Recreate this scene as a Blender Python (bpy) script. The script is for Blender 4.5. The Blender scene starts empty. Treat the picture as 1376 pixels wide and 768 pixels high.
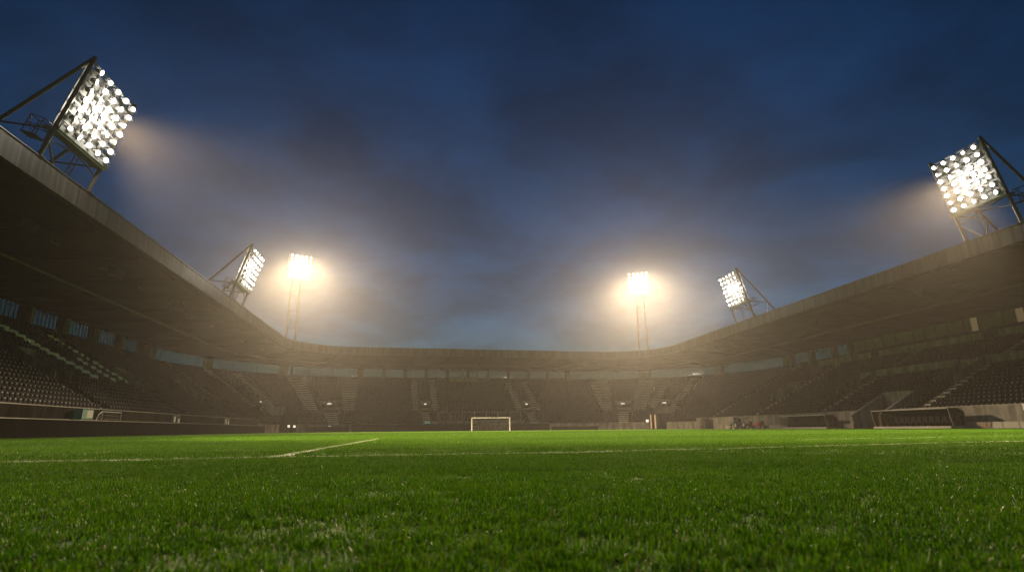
import bpy, math, random
import numpy as np
from mathutils import Vector, Matrix

rng = np.random.default_rng(7)
random.seed(7)
sc = bpy.context.scene
COL = sc.collection
R = math.radians

# ------------------------------------------------------------------ helpers
class MB:
    """collects quads / polygons (with uv) and links them as ONE mesh object"""
    def __init__(s):
        s.v, s.f, s.uv, s.m = [], [], [], []
    def poly(s, pts, uvs=None, mi=0):
        b = len(s.v)
        s.v += [tuple(p) for p in pts]
        s.f.append(tuple(range(b, b + len(pts))))
        s.uv += uvs if uvs else [(0.0, 0.0)] * len(pts)
        s.m.append(mi)
    def hexa(s, p, mi=0, uvs=None):
        """8 points: 0-3 bottom ring, 4-7 top ring"""
        b = len(s.v)
        s.v += [tuple(q) for q in p]
        for f in ((3, 2, 1, 0), (4, 5, 6, 7), (0, 1, 5, 4), (1, 2, 6, 5), (2, 3, 7, 6), (3, 0, 4, 7)):
            s.f.append(tuple(b + i for i in f))
            s.m.append(mi)
            for i in f:
                q = p[i]
                s.uv.append((q[0] + q[1], q[2]) if uvs is None else uvs[i])
    def box(s, c, size, M=None, mi=0):
        x, y, z = [a / 2 for a in size]
        pts = [Vector((c[0] + a, c[1] + b, c[2] + d)) for d in (-z, z) for a, b in ((-x, -y), (x, -y), (x, y), (-x, y))]
        if M is not None: pts = [M @ p for p in pts]
        s.hexa(pts, mi)
    def bar(s, a, b, w, h=None, mi=0):
        """square bar between two points"""
        a, b = Vector(a), Vector(b); h = h or w
        d = (b - a).normalized()
        up = Vector((0, 0, 1)) if abs(d.z) < .95 else Vector((0, 1, 0))
        x = d.cross(up).normalized() * (w / 2); y = x.normalized().cross(d) * (h / 2)
        s.hexa([a - x - y, a + x - y, a + x + y, a - x + y, b - x - y, b + x - y, b + x + y, b - x + y], mi)
    def tube(s, a, b, r, n=10, r2=None, mi=0, cap=True):
        a, b = Vector(a), Vector(b); r2 = r if r2 is None else r2
        d = (b - a).normalized()
        up = Vector((0, 0, 1)) if abs(d.z) < .95 else Vector((0, 1, 0))
        x = d.cross(up).normalized(); y = x.cross(d)
        base = len(s.v)
        for p, rr in ((a, r), (b, r2)):
            for i in range(n):
                t = 2 * math.pi * i / n
                s.v.append(tuple(p + x * rr * math.cos(t) + y * rr * math.sin(t)))
        for i in range(n):
            j = (i + 1) % n
            s.f.append((base + i, base + j, base + n + j, base + n + i)); s.m.append(mi); s.uv += [(0, 0)] * 4
        if cap:
            s.f.append(tuple(base + i for i in reversed(range(n)))); s.m.append(mi); s.uv += [(0, 0)] * n
            s.f.append(tuple(base + n + i for i in range(n))); s.m.append(mi); s.uv += [(0, 0)] * n
    def mesh(s, name, mats):
        me = bpy.data.meshes.new(name)
        me.from_pydata(s.v, [], s.f)
        for m in (mats if isinstance(mats, (list, tuple)) else [mats]): me.materials.append(m)
        ul = me.uv_layers.new(name='UVMap')
        ul.data.foreach_set('uv', np.array(s.uv, dtype=np.float32).ravel())
        me.polygons.foreach_set('material_index', np.array(s.m, dtype=np.int32))
        me.update()
        return me
    def build(s, name, mats, parent=None, loc=None, smooth=False):
        me = s.mesh(name, mats)
        if smooth:
            me.polygons.foreach_set('use_smooth', np.ones(len(me.polygons), dtype=bool))
        o = bpy.data.objects.new(name, me); COL.objects.link(o)
        if parent is not None: o.parent = parent
        if loc is not None: o.location = loc
        return o

def empty(name, loc=(0, 0, 0), rz=0.0):
    o = bpy.data.objects.new(name, None); COL.objects.link(o)
    o.location = loc; o.rotation_euler = (0, 0, rz); o.empty_display_size = .3
    return o

def tag(o, label=None, cat=None, group=None, kind=None):
    if label: o['label'] = label
    if cat: o['category'] = cat
    if group: o['group'] = group
    if kind: o['kind'] = kind
    return o

def copy_tree(o, parent=None):
    c = o.copy(); COL.objects.link(c); c.parent = parent
    for ch in list(o.children): copy_tree(ch, c)
    return c

# ------------------------------------------------------------------ materials
def mat(name, color, rough=.7, metal=0.0, noise=None, spec=.5, uvstreak=None, bump=0.0, scale=1.0, emit=None):
    m = bpy.data.materials.new(name); m.use_nodes = True
    nt = m.node_tree; N, L = nt.nodes, nt.links
    b = N['Principled BSDF']
    b.inputs['Base Color'].default_value = (*color, 1)
    b.inputs['Roughness'].default_value = rough
    b.inputs['Metallic'].default_value = metal
    b.inputs['Specular IOR Level'].default_value = spec
    if noise:                                       # large soft dirt + fine grain, in metres
        geo = N.new('ShaderNodeNewGeometry')
        n1 = N.new('ShaderNodeTexNoise'); n1.inputs['Scale'].default_value = .45 * scale
        n1.inputs['Detail'].default_value = 8; n1.inputs['Roughness'].default_value = .68
        L.new(geo.outputs['Position'], n1.inputs['Vector'])
        r1 = N.new('ShaderNodeMapRange'); r1.inputs[1].default_value = .3; r1.inputs[2].default_value = .72
        r1.inputs[3].default_value = 1 - noise; r1.inputs[4].default_value = 1 + noise
        L.new(n1.outputs['Fac'], r1.inputs[0])
        fac = r1.outputs[0]
        if uvstreak:                                # vertical rain streaks and ribs along u
            uv = N.new('ShaderNodeUVMap'); mp = N.new('ShaderNodeMapping')
            mp.inputs['Scale'].default_value = (uvstreak[0], uvstreak[1], 1)
            L.new(uv.outputs['UV'], mp.inputs['Vector'])
            n2 = N.new('ShaderNodeTexNoise'); n2.inputs['Scale'].default_value = 1.0; n2.inputs['Detail'].default_value = 5
            L.new(mp.outputs[0], n2.inputs['Vector'])
            r2 = N.new('ShaderNodeMapRange'); r2.inputs[1].default_value = .38; r2.inputs[2].default_value = .7
            r2.inputs[3].default_value = .6; r2.inputs[4].default_value = uvstreak[2]
            L.new(n2.outputs['Fac'], r2.inputs[0])
            mm = N.new('ShaderNodeMath'); mm.operation = 'MULTIPLY'
            L.new(fac, mm.inputs[0]); L.new(r2.outputs[0], mm.inputs[1]); fac = mm.outputs[0]
        mx = N.new('ShaderNodeVectorMath'); mx.operation = 'SCALE'
        mx.inputs[0].default_value = color
        L.new(fac, mx.inputs['Scale']); L.new(mx.outputs[0], b.inputs['Base Color'])
        rr = N.new('ShaderNodeMapRange'); rr.inputs[3].default_value = max(.05, rough - .15); rr.inputs[4].default_value = min(1, rough + .15)
        L.new(n1.outputs['Fac'], rr.inputs[0]); L.new(rr.outputs[0], b.inputs['Roughness'])
        if bump:
            n3 = N.new('ShaderNodeTexNoise'); n3.inputs['Scale'].default_value = 9 * scale; n3.inputs['Detail'].default_value = 6
            L.new(geo.outputs['Position'], n3.inputs['Vector'])
            bp = N.new('ShaderNodeBump'); bp.inputs['Strength'].default_value = bump; bp.inputs['Distance'].default_value = .03
            L.new(n3.outputs['Fac'], bp.inputs['Height']); L.new(bp.outputs[0], b.inputs['Normal'])
    if emit:
        b.inputs['Emission Color'].default_value = (*emit[0], 1)
        b.inputs['Emission Strength'].default_value = emit[1]
        m.cycles.emission_sampling = 'NONE'
    return m

M = {}
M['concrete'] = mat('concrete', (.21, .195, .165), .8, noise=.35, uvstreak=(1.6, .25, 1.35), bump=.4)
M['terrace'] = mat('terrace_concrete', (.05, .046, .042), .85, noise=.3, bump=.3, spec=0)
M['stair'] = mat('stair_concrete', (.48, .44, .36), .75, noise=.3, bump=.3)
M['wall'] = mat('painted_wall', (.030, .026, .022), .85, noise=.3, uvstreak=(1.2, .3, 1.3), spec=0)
M['pillar'] = mat('pillar_concrete', (.20, .16, .12), .75, noise=.25)
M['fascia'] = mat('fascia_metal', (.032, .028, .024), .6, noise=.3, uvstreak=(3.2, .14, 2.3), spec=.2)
def sheet_joints(m, pitch, width):
    nt = m.node_tree; N, L = nt.nodes, nt.links; b = N['Principled BSDF']; src = b.inputs['Base Color'].links[0].from_socket
    uv = N.new('ShaderNodeUVMap'); sp = N.new('ShaderNodeSeparateXYZ'); L.new(uv.outputs['UV'], sp.inputs[0])
    def mm(op, a, c):
        n = N.new('ShaderNodeMath'); n.operation = op
        L.new(a, n.inputs[0]); n.inputs[1].default_value = c; return n.outputs[0]
    k = mm('LESS_THAN', mm('FRACT', mm('DIVIDE', sp.outputs[0], pitch), 0.0), width / pitch)
    mx = N.new('ShaderNodeMix'); mx.data_type = 'RGBA'; L.new(k, mx.inputs[0]); L.new(src, mx.inputs[6]); mx.inputs[7].default_value = (.012, .011, .010, 1)
    L.new(mx.outputs[2], b.inputs['Base Color'])
sheet_joints(M['fascia'], 2.4, .07)
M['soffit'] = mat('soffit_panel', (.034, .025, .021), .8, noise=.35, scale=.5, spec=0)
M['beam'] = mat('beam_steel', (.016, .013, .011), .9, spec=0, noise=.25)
M['roofing'] = mat('roofing', (.12, .12, .12), .7, noise=.3)
M['steel'] = mat('galvanised_steel', (.22, .21, .20), .5, metal=.5, noise=.25)
M['darksteel'] = mat('dark_steel', (.06, .055, .05), .5, metal=.3, noise=.25)
M['panel'] = mat('floodlight_panel', (.16, .16, .16), .6, noise=.2)
M['black'] = mat('black_board', (.010, .010, .009), .9, noise=.3, spec=0)
M['railpaint'] = mat('pale_rail', (.30, .29, .26), .4, noise=.2)
M['whitepaint'] = mat('white_paint', (.8, .8, .78), .35, noise=.08)
M['blackseat'] = mat('black_seat', (.012, .012, .012), .6, noise=.3, spec=.06)
M['whiteseat'] = mat('white_seat', (.8, .78, .70), .45, noise=.2)
M['plate'] = mat('seat_number_plate', (.22, .21, .19), .4)
M['grey'] = mat('pale_board', (.33, .32, .28), .6, noise=.2)
M['green'] = mat('green_tarpaulin', (.025, .16, .12), .6, noise=.3)
M['tractor'] = mat('tractor_blue', (.05, .10, .13), .4, noise=.2)
M['red'] = mat('mower_red', (.42, .05, .03), .4, noise=.2)
M['rubber'] = mat('rubber', (.015, .015, .015), .8, noise=.2)
M['dark'] = mat('dark_plastic_and_shade', (.014, .014, .014), .7, noise=.2, spec=.1)  # also on the dark sheets that stand for shade in openings
M['mastpole'] = mat('mast_pole', (.03, .03, .03), .8, noise=.2, spec=.1)
M['timber'] = mat('timber', (.30, .18, .09), .6, noise=.25)
M['lens'] = mat('lamp_lens', (.8, .8, .8), .3, emit=((1, .93, .80), 90.0))
M['lensdim'] = mat('lamp_lens_dim', (.8, .8, .8), .3, emit=((1, .91, .76), 16.0))
M['smalllamp'] = mat('small_lamp', (.8, .8, .8), .3, emit=((1, .90, .70), 1.8))
M['warmglow'] = mat('warm_glow', (.8, .6, .4), .3, emit=((1, .62, .35), .55))
M['litroom'] = mat('lit_room', (.5, .4, .25), .6, emit=((1, .68, .40), .12))
M['exit'] = mat('exit_sign', (.1, .5, .35), .4, emit=((.25, 1, .75), .25))

def glass_mat():
    m = bpy.data.materials.new('window_glass'); m.use_nodes = True
    N, L = m.node_tree.nodes, m.node_tree.links
    N.remove(N['Principled BSDF'])
    tr = N.new('ShaderNodeBsdfTransparent'); tr.inputs['Color'].default_value = (.80, .70, .60, 1)
    gl = N.new('ShaderNodeBsdfGlossy'); gl.inputs['Roughness'].default_value = .06
    gl.inputs['Color'].default_value = (.9, .95, 1, 1)
    lw = N.new('ShaderNodeLayerWeight'); lw.inputs['Blend'].default_value = .5
    pw = N.new('ShaderNodeMath'); pw.operation = 'POWER'; pw.inputs[1].default_value = 5; L.new(lw.outputs['Facing'], pw.inputs[0])
    fr = N.new('ShaderNodeMath'); fr.operation = 'MULTIPLY_ADD'; fr.inputs[1].default_value = .9; fr.inputs[2].default_value = .04; L.new(pw.outputs[0], fr.inputs[0])
    mx = N.new('ShaderNodeMixShader')
    L.new(fr.outputs[0], mx.inputs[0]); L.new(tr.outputs[0], mx.inputs[1]); L.new(gl.outputs[0], mx.inputs[2])
    L.new(mx.outputs[0], N['Material Output'].inputs['Surface'])
    return m
M['glass'] = glass_mat()
M['boxglass'] = mat('box_glass', (.09, .10, .115), .12, spec=.8)
M['boxpane'] = mat('box_window_glass', (.24, .23, .21), .15, spec=.8)

sheet_joints(M['soffit'], 3.6, .09)
# ------------------------------------------------------------------ plan of the bowl: inner roof edge
def fillet(p0, p1, p2, r, n):
    a = (p0 - p1).normalized(); b = (p2 - p1).normalized()
    ang = a.angle(b); t = r / math.tan(ang / 2)
    c = p1 + (a + b).normalized() * (r / math.sin(ang / 2))
    s, e = p1 + a * t, p1 + b * t
    a0 = math.atan2(s.y - c.y, s.x - c.x); a1 = math.atan2(e.y - c.y, e.x - c.x)
    d = (a1 - a0 + math.pi) % (2 * math.pi) - math.pi
    return [Vector((c.x + r * math.cos(a0 + d * i / n), c.y + r * math.sin(a0 + d * i / n))) for i in range(n + 1)]
LX = lambda y: -22.60 - .0125 * y
FY = lambda x: 115.75 + .042 * x
RX = lambda y: 47.80 + .031 * y
def inter_l():
    x = -24.0
    for _ in range(20): x = LX(FY(x))
    return Vector((x, FY(x)))
def inter_r():
    x = 51.0
    for _ in range(20): x = RX(FY(x))
    return Vector((x, FY(x)))
cL, cR = inter_l(), inter_r()
pA, pB = Vector((LX(14), 14)), Vector((RX(14), 14))
PTS = [pA] + fillet(pA, cL, cR, 12.0, 24) + fillet(cL, cR, pB, 12.0, 24) + [pB]
NP = len(PTS)
CUM = [0.0]
for i in range(1, NP): CUM.append(CUM[-1] + (PTS[i] - PTS[i - 1]).length)
TOT = CUM[-1]
U1, U2, U3, U4 = CUM[1], CUM[25], CUM[26], CUM[50]     # corner arc: U1..U2 and U3..U4
def seg_n(i):
    d = (PTS[i + 1] - PTS[i]).normalized(); return Vector((-d.y, d.x))   # outward, left of travel
VN = []
for i in range(NP):
    if i == 0: n = seg_n(0)
    elif i == NP - 1: n = seg_n(NP - 2)
    else: n = (seg_n(i - 1) + seg_n(i)).normalized()
    VN.append(n)
VN[1] = seg_n(0); VN[25] = seg_n(25); VN[26] = seg_n(25); VN[50] = seg_n(50)
def kk(u):
    def st(a, b, x):
        t = min(1, max(0, (x - a) / (b - a))); return t * t * (3 - 2 * t)
    return .90 + .09 * st(U1 - 2, U2 + 4, u) + .05 * st(U3 - 4, U4 + 2, u)
import bisect
def frame(u):
    i = min(NP - 2, max(0, bisect.bisect_right(CUM, u) - 1))
    t = (u - CUM[i]) / (CUM[i + 1] - CUM[i])
    p = PTS[i].lerp(PTS[i + 1], t)
    n = VN[i].lerp(VN[i + 1], t).normalized()
    return p, n
def P(u, d, z=0.0):
    p, n = frame(u); q = p + n * (d * kk(u))
    return Vector((q.x, q.y, z))
def uL(y): return (y - 14) / (PTS[1].y - 14) * CUM[1]
def uF(x): return U2 + (x - PTS[25].x) / (PTS[26].x - PTS[25].x) * (U3 - U2)
def uR(y): return U4 + (PTS[50].y - y) / (PTS[50].y - 14) * (TOT - U4)
def urange(a, b, step=3.0, extra=()):
    us = {round(a, 4), round(b, 4)}
    n = max(1, int(math.ceil((b - a) / step)))
    for i in range(n + 1): us.add(round(a + (b - a) * i / n, 4))
    for c in CUM:
        if a < c < b: us.add(round(c, 4))
    for c in extra:
        if a < c < b: us.add(round(c, 4))
    us = sorted(us); out = [us[0]]
    for x in us[1:]:
        if x - out[-1] > .02: out.append(x)
    if out[-1] < b - 1e-3: out[-1] = b
    return out
def sweep(mb, a, b, prof, closed=True, step=3.0, mi=0, caps=True):
    """profile [(d,z)...] swept along the plan"""
    us = urange(a, b, step); n = len(prof)
    rings = [[P(u, d, z) for d, z in prof] for u in us]
    acc = [0.0]
    for i in range(1, n + 1):
        q0, q1 = prof[i - 1], prof[i % n]; acc.append(acc[-1] + math.hypot(q1[0] - q0[0], q1[1] - q0[1]))
    for k in range(len(us) - 1):
        for i in range(n if closed else n - 1):
            j = (i + 1) % n
            mb.poly([rings[k][i], rings[k + 1][i], rings[k + 1][j], rings[k][j]],
                    [(us[k], acc[i]), (us[k + 1], acc[i]), (us[k + 1], acc[i + 1]), (us[k], acc[i + 1])], mi)
    if closed and caps:
        mb.poly(list(reversed(rings[0])), None, mi); mb.poly(rings[-1], None, mi)
def rect(d0, d1, z0, z1): return [(d0, z0), (d1, z0), (d1, z1), (d0, z1)]
def pbox(mb, u0, u1, d0, d1, z0, z1, mi=0):
    """a box fitted to the plan between u0..u1 and d0..d1"""
    mb.hexa([P(u0, d0, z0), P(u1, d0, z0), P(u1, d1, z0), P(u0, d1, z0), P(u0, d0, z1), P(u1, d0, z1), P(u1, d1, z1), P(u0, d1, z1)], mi)

# ------------------------------------------------------------------ the rake
NROW = 25; D0 = 3.05; DR = .8; ZR = .424
def row_d(i): return D0 + DR * i
def row_z(i): return .33 + .53 * row_d(i) - .42
DB = row_d(NROW)           # back of the last tread
ZB = row_z(NROW - 1)
DW = DB + .35              # back wall
WIN0, WIN1, ZS = 12.62, 14.55, 14.78

# holes in the rake: (u0, u1, row0, row1), aisles: (u0, u1, row0, row1)
HOLES, AISLES, VOMS, PORTALS = [], [], [], []
def add_vom(uc, w, r0, r1, a, lamp):
    HOLES.append((uc - w / 2, uc + w / 2, r0, r1)); VOMS.append((uc - w / 2, uc + w / 2, r0, r1, lamp, a))
for y in (57.2, 74.6, 92.0, 39.8):
    add_vom(uL(y), 2.6, 8, 13, 'L', False)
    AISLES.append((uL(y - 2.6), uL(y - 1.5), 0, NROW))
for x, lamp in ((2.1, 1), (24.9, 1), (-15.4, 1), (43.4, 1)):
    if x > PTS[26].x: u = U3 + (x - PTS[26].x)
    elif x < PTS[25].x: u = U2 + (x - PTS[25].x)
    else: u = uF(x)
    add_vom(u, 2.3, 6, 10, 'F', True)
    AISLES.append((u - 2.75, u - 1.45, 6, NROW)); AISLES.append((u + 1.45, u + 2.75, 6, NROW))
    AISLES.append((u - .8, u + .8, 0, 6))
for y in (55.9, 72.3, 88.7, 39.5):
    add_vom(uR(y), 2.8, 8, 13, 'R', False)
    AISLES.append((uR(y - 1.6), uR(y - 2.9), 0, NROW))
AISLES.append((uR(101.9), uR(100.6), 0, NROW))
AISLES.append((uL(103.2), uL(104.4), 0, NROW))
# corner aisles and their lamps
cornerL, cornerR = (U1 + U2) / 2, (U3 + U4) / 2
for uc in (U1 + (U2 - U1) * .40, U3 + (U4 - U3) * .50):
    add_vom(uc, 1.2, 7, 10, 'F', True)
    AISLES.append((uc - 1.6, uc - .9, 7, NROW)); AISLES.append((uc + .9, uc + 1.6, 7, NROW))
for uc, w in ((U1 + (U2 - U1) * .42, 3.3), (U3 + (U4 - U3) * .55, 3.3)):
    PORTALS.append((uc - w / 2, uc + w / 2)); HOLES.append((uc - w / 2, uc + w / 2, 0, 6))
# players' tunnel in the right stand
TUN = (uR(61.2), uR(56.4)); HOLES.append((*TUN, 0, 4))
AISLES = [tuple(sorted(a[:2])) + a[2:] for a in AISLES]
HOLES = [tuple(sorted(a[:2])) + a[2:] for a in HOLES]

def in_hole(u, i): return any(a - .02 < u < b + .02 and r0 <= i < r1 for a, b, r0, r1 in HOLES)

S_LEFT, S_FAR, S_RIGHT = (0.0, U1), (U1, U4), (U4, TOT)
stands = {}
for key, rng_u, lab, cat in (
        ('L', S_LEFT, 'dark covered side stand along the left of the pitch, with white seat stripes', 'grandstand'),
        ('F', S_FAR, 'hazy covered end stand behind the far goal with curved corners', 'grandstand'),
        ('R', S_RIGHT, 'covered side stand on the right with glass boxes and two dugouts in front', 'grandstand')):
    e = empty('grandstand', P(sum(rng_u) / 2, 0)); tag(e, lab, cat, 'stands around the pitch'); stands[key] = (e, rng_u)

def attach(o, par):
    o.parent = par; o.matrix_parent_inverse = Matrix.Translation(-par.location)
    return o

WTOP = {'L': 2.15, 'F': 1.45, 'R': 2.05}
extra_u = sorted([x for h in HOLES for x in h[:2]])
for key, (st, (ua, ub)) in stands.items():
    # terrace treads and risers
    mb = MB(); us = urange(ua, ub, 4.0, extra_u)
    for k in range(len(us) - 1):
        a, b = us[k], us[k + 1]; mid = (a + b) / 2
        for i in range(NROW):
            if in_hole(mid, i): continue
            d, z = row_d(i), row_z(i); zl = row_z(i - 1) if i else 0.0
            if i and in_hole(mid, i - 1): zl = z - .42
            mb.poly([P(a, d, zl), P(b, d, zl), P(b, d, z), P(a, d, z)])
            mb.poly([P(a, d, z), P(b, d, z), P(b, d + DR, z), P(a, d + DR, z)])
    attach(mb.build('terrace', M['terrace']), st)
    # front wall
    cuts = sorted([(a, b) for a, b in PORTALS + [tuple(sorted(TUN))] if ua <= a < ub])
    s = ua
    for a, b in cuts + [(ub, ub)]:
        if a - s > .1:
            mb = MB(); sweep(mb, s, a, rect(D0 - .28, D0 - .02, 0, WTOP[key]))
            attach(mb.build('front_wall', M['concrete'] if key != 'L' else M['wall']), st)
            mb = MB(); sweep(mb, s, a, rect(D0 - .30, D0, WTOP[key] + .003, WTOP[key] + .055))
            attach(mb.build('wall_rail', M['railpaint'] if key == 'L' else M['steel']), st)
        s = b
    # roof
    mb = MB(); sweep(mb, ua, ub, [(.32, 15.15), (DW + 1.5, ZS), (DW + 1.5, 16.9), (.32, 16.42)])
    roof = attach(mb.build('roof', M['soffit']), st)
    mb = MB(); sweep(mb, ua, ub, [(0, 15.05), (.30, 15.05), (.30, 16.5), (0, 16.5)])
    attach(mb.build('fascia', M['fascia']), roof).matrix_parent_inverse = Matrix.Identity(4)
    mb = MB(); sweep(mb, ua, ub, [(-.06, 16.503), (.5, 16.503), (.5, 16.56), (-.06, 16.56)])
    attach(mb.build('capping', M['darksteel']), roof).matrix_parent_inverse = Matrix.Identity(4)
    mb = MB(); sweep(mb, ua, ub, [(11.7, 14.36), (11.9, 14.36), (11.9, 14.50), (11.7, 14.50)])
    attach(mb.build('cable_tray', M['steel']), roof).matrix_parent_inverse = Matrix.Identity(4)
    mb = MB(); sweep(mb, ua, ub, [(.32, 14.93), (1.0, 14.93), (1.0, 15.13), (.32, 15.13)])
    attach(mb.build('gutter', M['beam']), roof).matrix_parent_inverse = Matrix.Identity(4)
    n = int((ub - ua) / 7.2)
    for k in range(n + 1):
        u = ua + .3 + (ub - ua - .6) * k / n
        mb = MB(); w = .22
        mb.hexa([P(u - w, 1.2, 14.82), P(u + w, 1.2, 14.82), P(u + w, DW - .02, 14.28), P(u - w, DW - .02, 14.28),
                 P(u - w, 1.2, 15.12), P(u + w, 1.2, 15.12), P(u + w, DW - .02, ZS + .01), P(u - w, DW - .02, ZS + .01)])
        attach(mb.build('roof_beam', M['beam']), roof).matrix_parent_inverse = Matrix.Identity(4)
    for k in range(n):
        u = ua + .3 + (ub - ua - .6) * (k + .45) / n
        for d in (6.0,):
            mb = MB(); pbox(mb, u - .6, u + .6, d, d + .16, 14.78, 14.88); pbox(mb, u - .5, u - .45, d + .05, d + .1, 14.88, 15.05); pbox(mb, u + .45, u + .5, d + .05, d + .1, 14.88, 15.05)
            attach(mb.build('ceiling_light', M['darksteel']), roof).matrix_parent_inverse = Matrix.Identity(4)

# ------------------------------------------------------------------ back walls, windows, pillars, boxes
def window(st, u0, u1, d, z0, z1, nm, name='window', gm='glass', fm='darksteel'):
    mb = MB()
    p0, p1 = P(u0, d), P(u1, d); t = (p1 - p0); ln = t.length; t.normalize(); nrm = Vector((-t.y, t.x, 0))
    Mx = Matrix(((t.x, nrm.x, 0, p0.x), (t.y, nrm.y, 0, p0.y), (0, 0, 1, 0), (0, 0, 0, 1)))
    f = .09
    for a, b in ((z0, z0 + f), (z1 - f, z1)): mb.box((ln / 2, 0, (a + b) / 2), (ln, .12, b - a), Mx)
    for i in range(nm + 1):
        x = f / 2 + (ln - f) * i / nm
        mb.box((x, .001, (z0 + z1) / 2), (f if i in (0, nm) else .06, .10, z1 - z0 - 2 * f), Mx)
    if nm > 3: mb.box((ln / 2, -.002, z1 - .5), (ln - 2 * f, .06, .05), Mx)
    w = attach(mb.build(name, M[fm]), st)
    mb = MB(); mb.box((ln / 2, .035, (z0 + z1) / 2), (ln - .06, .02, z1 - z0 - .06), Mx)
    g = mb.build('pane', M[gm]); attach(g, w); g.matrix_parent_inverse = Matrix.Identity(4)
    return w
WINS = []
y = 15.5
while y + 5.3 < PTS[1].y: WINS.append((uL(y), uL(y + 4.6), 'L')); y += 7.15
n = 3
for k in range(n):
    w = (U2 - U1) / n; WINS.append((U1 + w * k + .3, U1 + w * (k + 1) - .3, 'F'))
nF = 10; w = (U3 - U2) / nF
for k in range(nF): WINS.append((U2 + w * k + .35, U2 + w * (k + 1) - .35, 'F'))
for k in range(n):
    w = (U4 - U3) / n; WINS.append((U3 + w * k + .3, U3 + w * (k + 1) - .3, 'F'))
for ya, yb in ((103.5, 98.8), (97.3, 92.4), (90.9, 87.9)): WINS.append((uR(ya), uR(yb), 'R'))
BOXES = []
y = 86.6
wd = [2.4, 2.0, 2.0, 2.6, 3.4, 2.0, 2.0, 2.0, 2.5, .9, 1.2, 2.0, 1.4, 1.6, 1.2, 3.4, 2.4, 3.0, 3.0, 3.0, 3.0, 3.0, 3.0]
for w in wd:
    if y - w < 15: break
    BOXES.append((uR(y), uR(y - w), w)); y -= w
YBOX_END = y
for key, (st, (ua, ub)) in stands.items():
    mb = MB()
    sweep(mb, ua, ub, rect(DW, DW + .3, 0, WIN0))
    ws = [w for w in WINS if w[2] == key]
    s = ua
    segs = []
    end = ub if key != 'R' else uR(86.7)
    for a, b, _ in ws:
        if a - s > .05: segs.append((s, a))
        s = b
    if end - s > .05: segs.append((s, end))
    for a, b in segs: sweep(mb, a, b, rect(DW, DW + .3, WIN0 + .001, WIN1 - .001))
    sweep(mb, ua, ub, rect(DW, DW + .3, WIN1, ZS + .02))
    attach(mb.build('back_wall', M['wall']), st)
    for a, b, _ in ws: window(st, a, b, DW + .12, WIN0, WIN1, 6 if b - a > 3.6 else 4)
    for a, b in segs:
        c = (a + b) / 2; h = .3
        mb = MB(); pbox(mb, c - h, c + h, DW - .62, DW - .02, ZB, 14.35)
        attach(mb.build('pillar', M['pillar']), st)
# hospitality boxes at the back of the right stand
stR = stands['R'][0]
mb = MB()
sweep(mb, uR(86.6), uR(YBOX_END), rect(DW + 2.5, DW + 2.7, WIN0, ZS)); 
attach(mb.build('box_back_wall', M['wall']), stR)
for k, (a, b, w) in enumerate(BOXES):
    lit = k in (10, 14, 15)
    window(stR, a, b, DW + .1, WIN0 - .35 if lit else WIN0, WIN1, 1, 'box_window', 'litroom' if lit else 'boxpane', 'darksteel')
for a, b, d, z0, z1 in ((uR(91.5), uR(79.0), 20.0, 10.6, 11.75), (uR(77.4), uR(60.0), 20.0, 10.6, 11.75), (uR(58.0), uR(42), 20.0, 10.6, 11.75),
                        (uR(70.6), uR(57.6), 13.2, 7.05, 7.95), (uR(54.0), uR(42), 13.2, 7.05, 7.95)):
    mb = MB(); sweep(mb, a, b, rect(d, d + .2, z0 - .6, z1))
    attach(mb.build('parapet', M['concrete']), stR)
for x0, x1 in ((uR(84), uR(66)), (uR(60), uR(48))):          # dark strip standing in for the seats before the boxes
    mb = MB(); sweep(mb, x0, x1, rect(21.2, 21.5, 11.6, 12.35)); attach(mb.build('box_seat_strip', M['dark']), stR)

# ------------------------------------------------------------------ vomitories
for (u0, u1, r0, r1, lamp, a) in VOMS:
    st = stands[a][0] if U1 <= u0 <= U4 or a != 'F' else stands['F'][0]
    za, zb = row_z(r0), row_z(r1); da, db = row_d(r0), row_d(r1)
    fl = za - .42
    mb = MB(); t = .16
    for (x0, x1) in ((u0, u0 + t), (u1 - t, u1)):
        mb.hexa([P(x0, da, fl), P(x1, da, fl), P(x1, db, fl), P(x0, db, fl),
                 P(x0, da, za + .75), P(x1, da, za + .75), P(x1, db, zb + .75), P(x0, db, zb + .75)])
    mb.hexa([P(u0 + t, db - .25, fl + 2.15), P(u1 - t, db - .25, fl + 2.15), P(u1 - t, db - .02, fl + 2.15), P(u0 + t, db - .02, fl + 2.15),
             P(u0 + t, db - .25, zb + .748), P(u1 - t, db - .25, zb + .748), P(u1 - t, db - .02, zb + .748), P(u0 + t, db - .02, zb + .748)])
    pbox(mb, u0 + t, u1 - t, da, db + 3, fl - .2, fl - .002)
    v = attach(mb.build('vomitory', M['concrete']), st)
    mb = MB(); pbox(mb, u0 + t, u1 - t, db + 1.2, db + 1.3, fl, fl + 2.14)
    attach(mb.build('passage_dark_back', M['dark']), v).matrix_parent_inverse = Matrix.Identity(4)  # dark sheet standing for the shade inside the passage
    if lamp:
        mb = MB(); c = (u0 + u1) / 2; pbox(mb, c - .22, c + .22, db - .42, db - .26, zb - .08, zb + .14)
        attach(mb.build('lamp', M['smalllamp']), v).matrix_parent_inverse = Matrix.Identity(4)
        if u1 - u0 > 2:
            mb = MB(); pbox(mb, u0 + .2, u1 - .2, da - .1, da - .03, za + .35, za + .8)
            attach(mb.build('timber_board', M['timber']), v).matrix_parent_inverse = Matrix.Identity(4)

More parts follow.
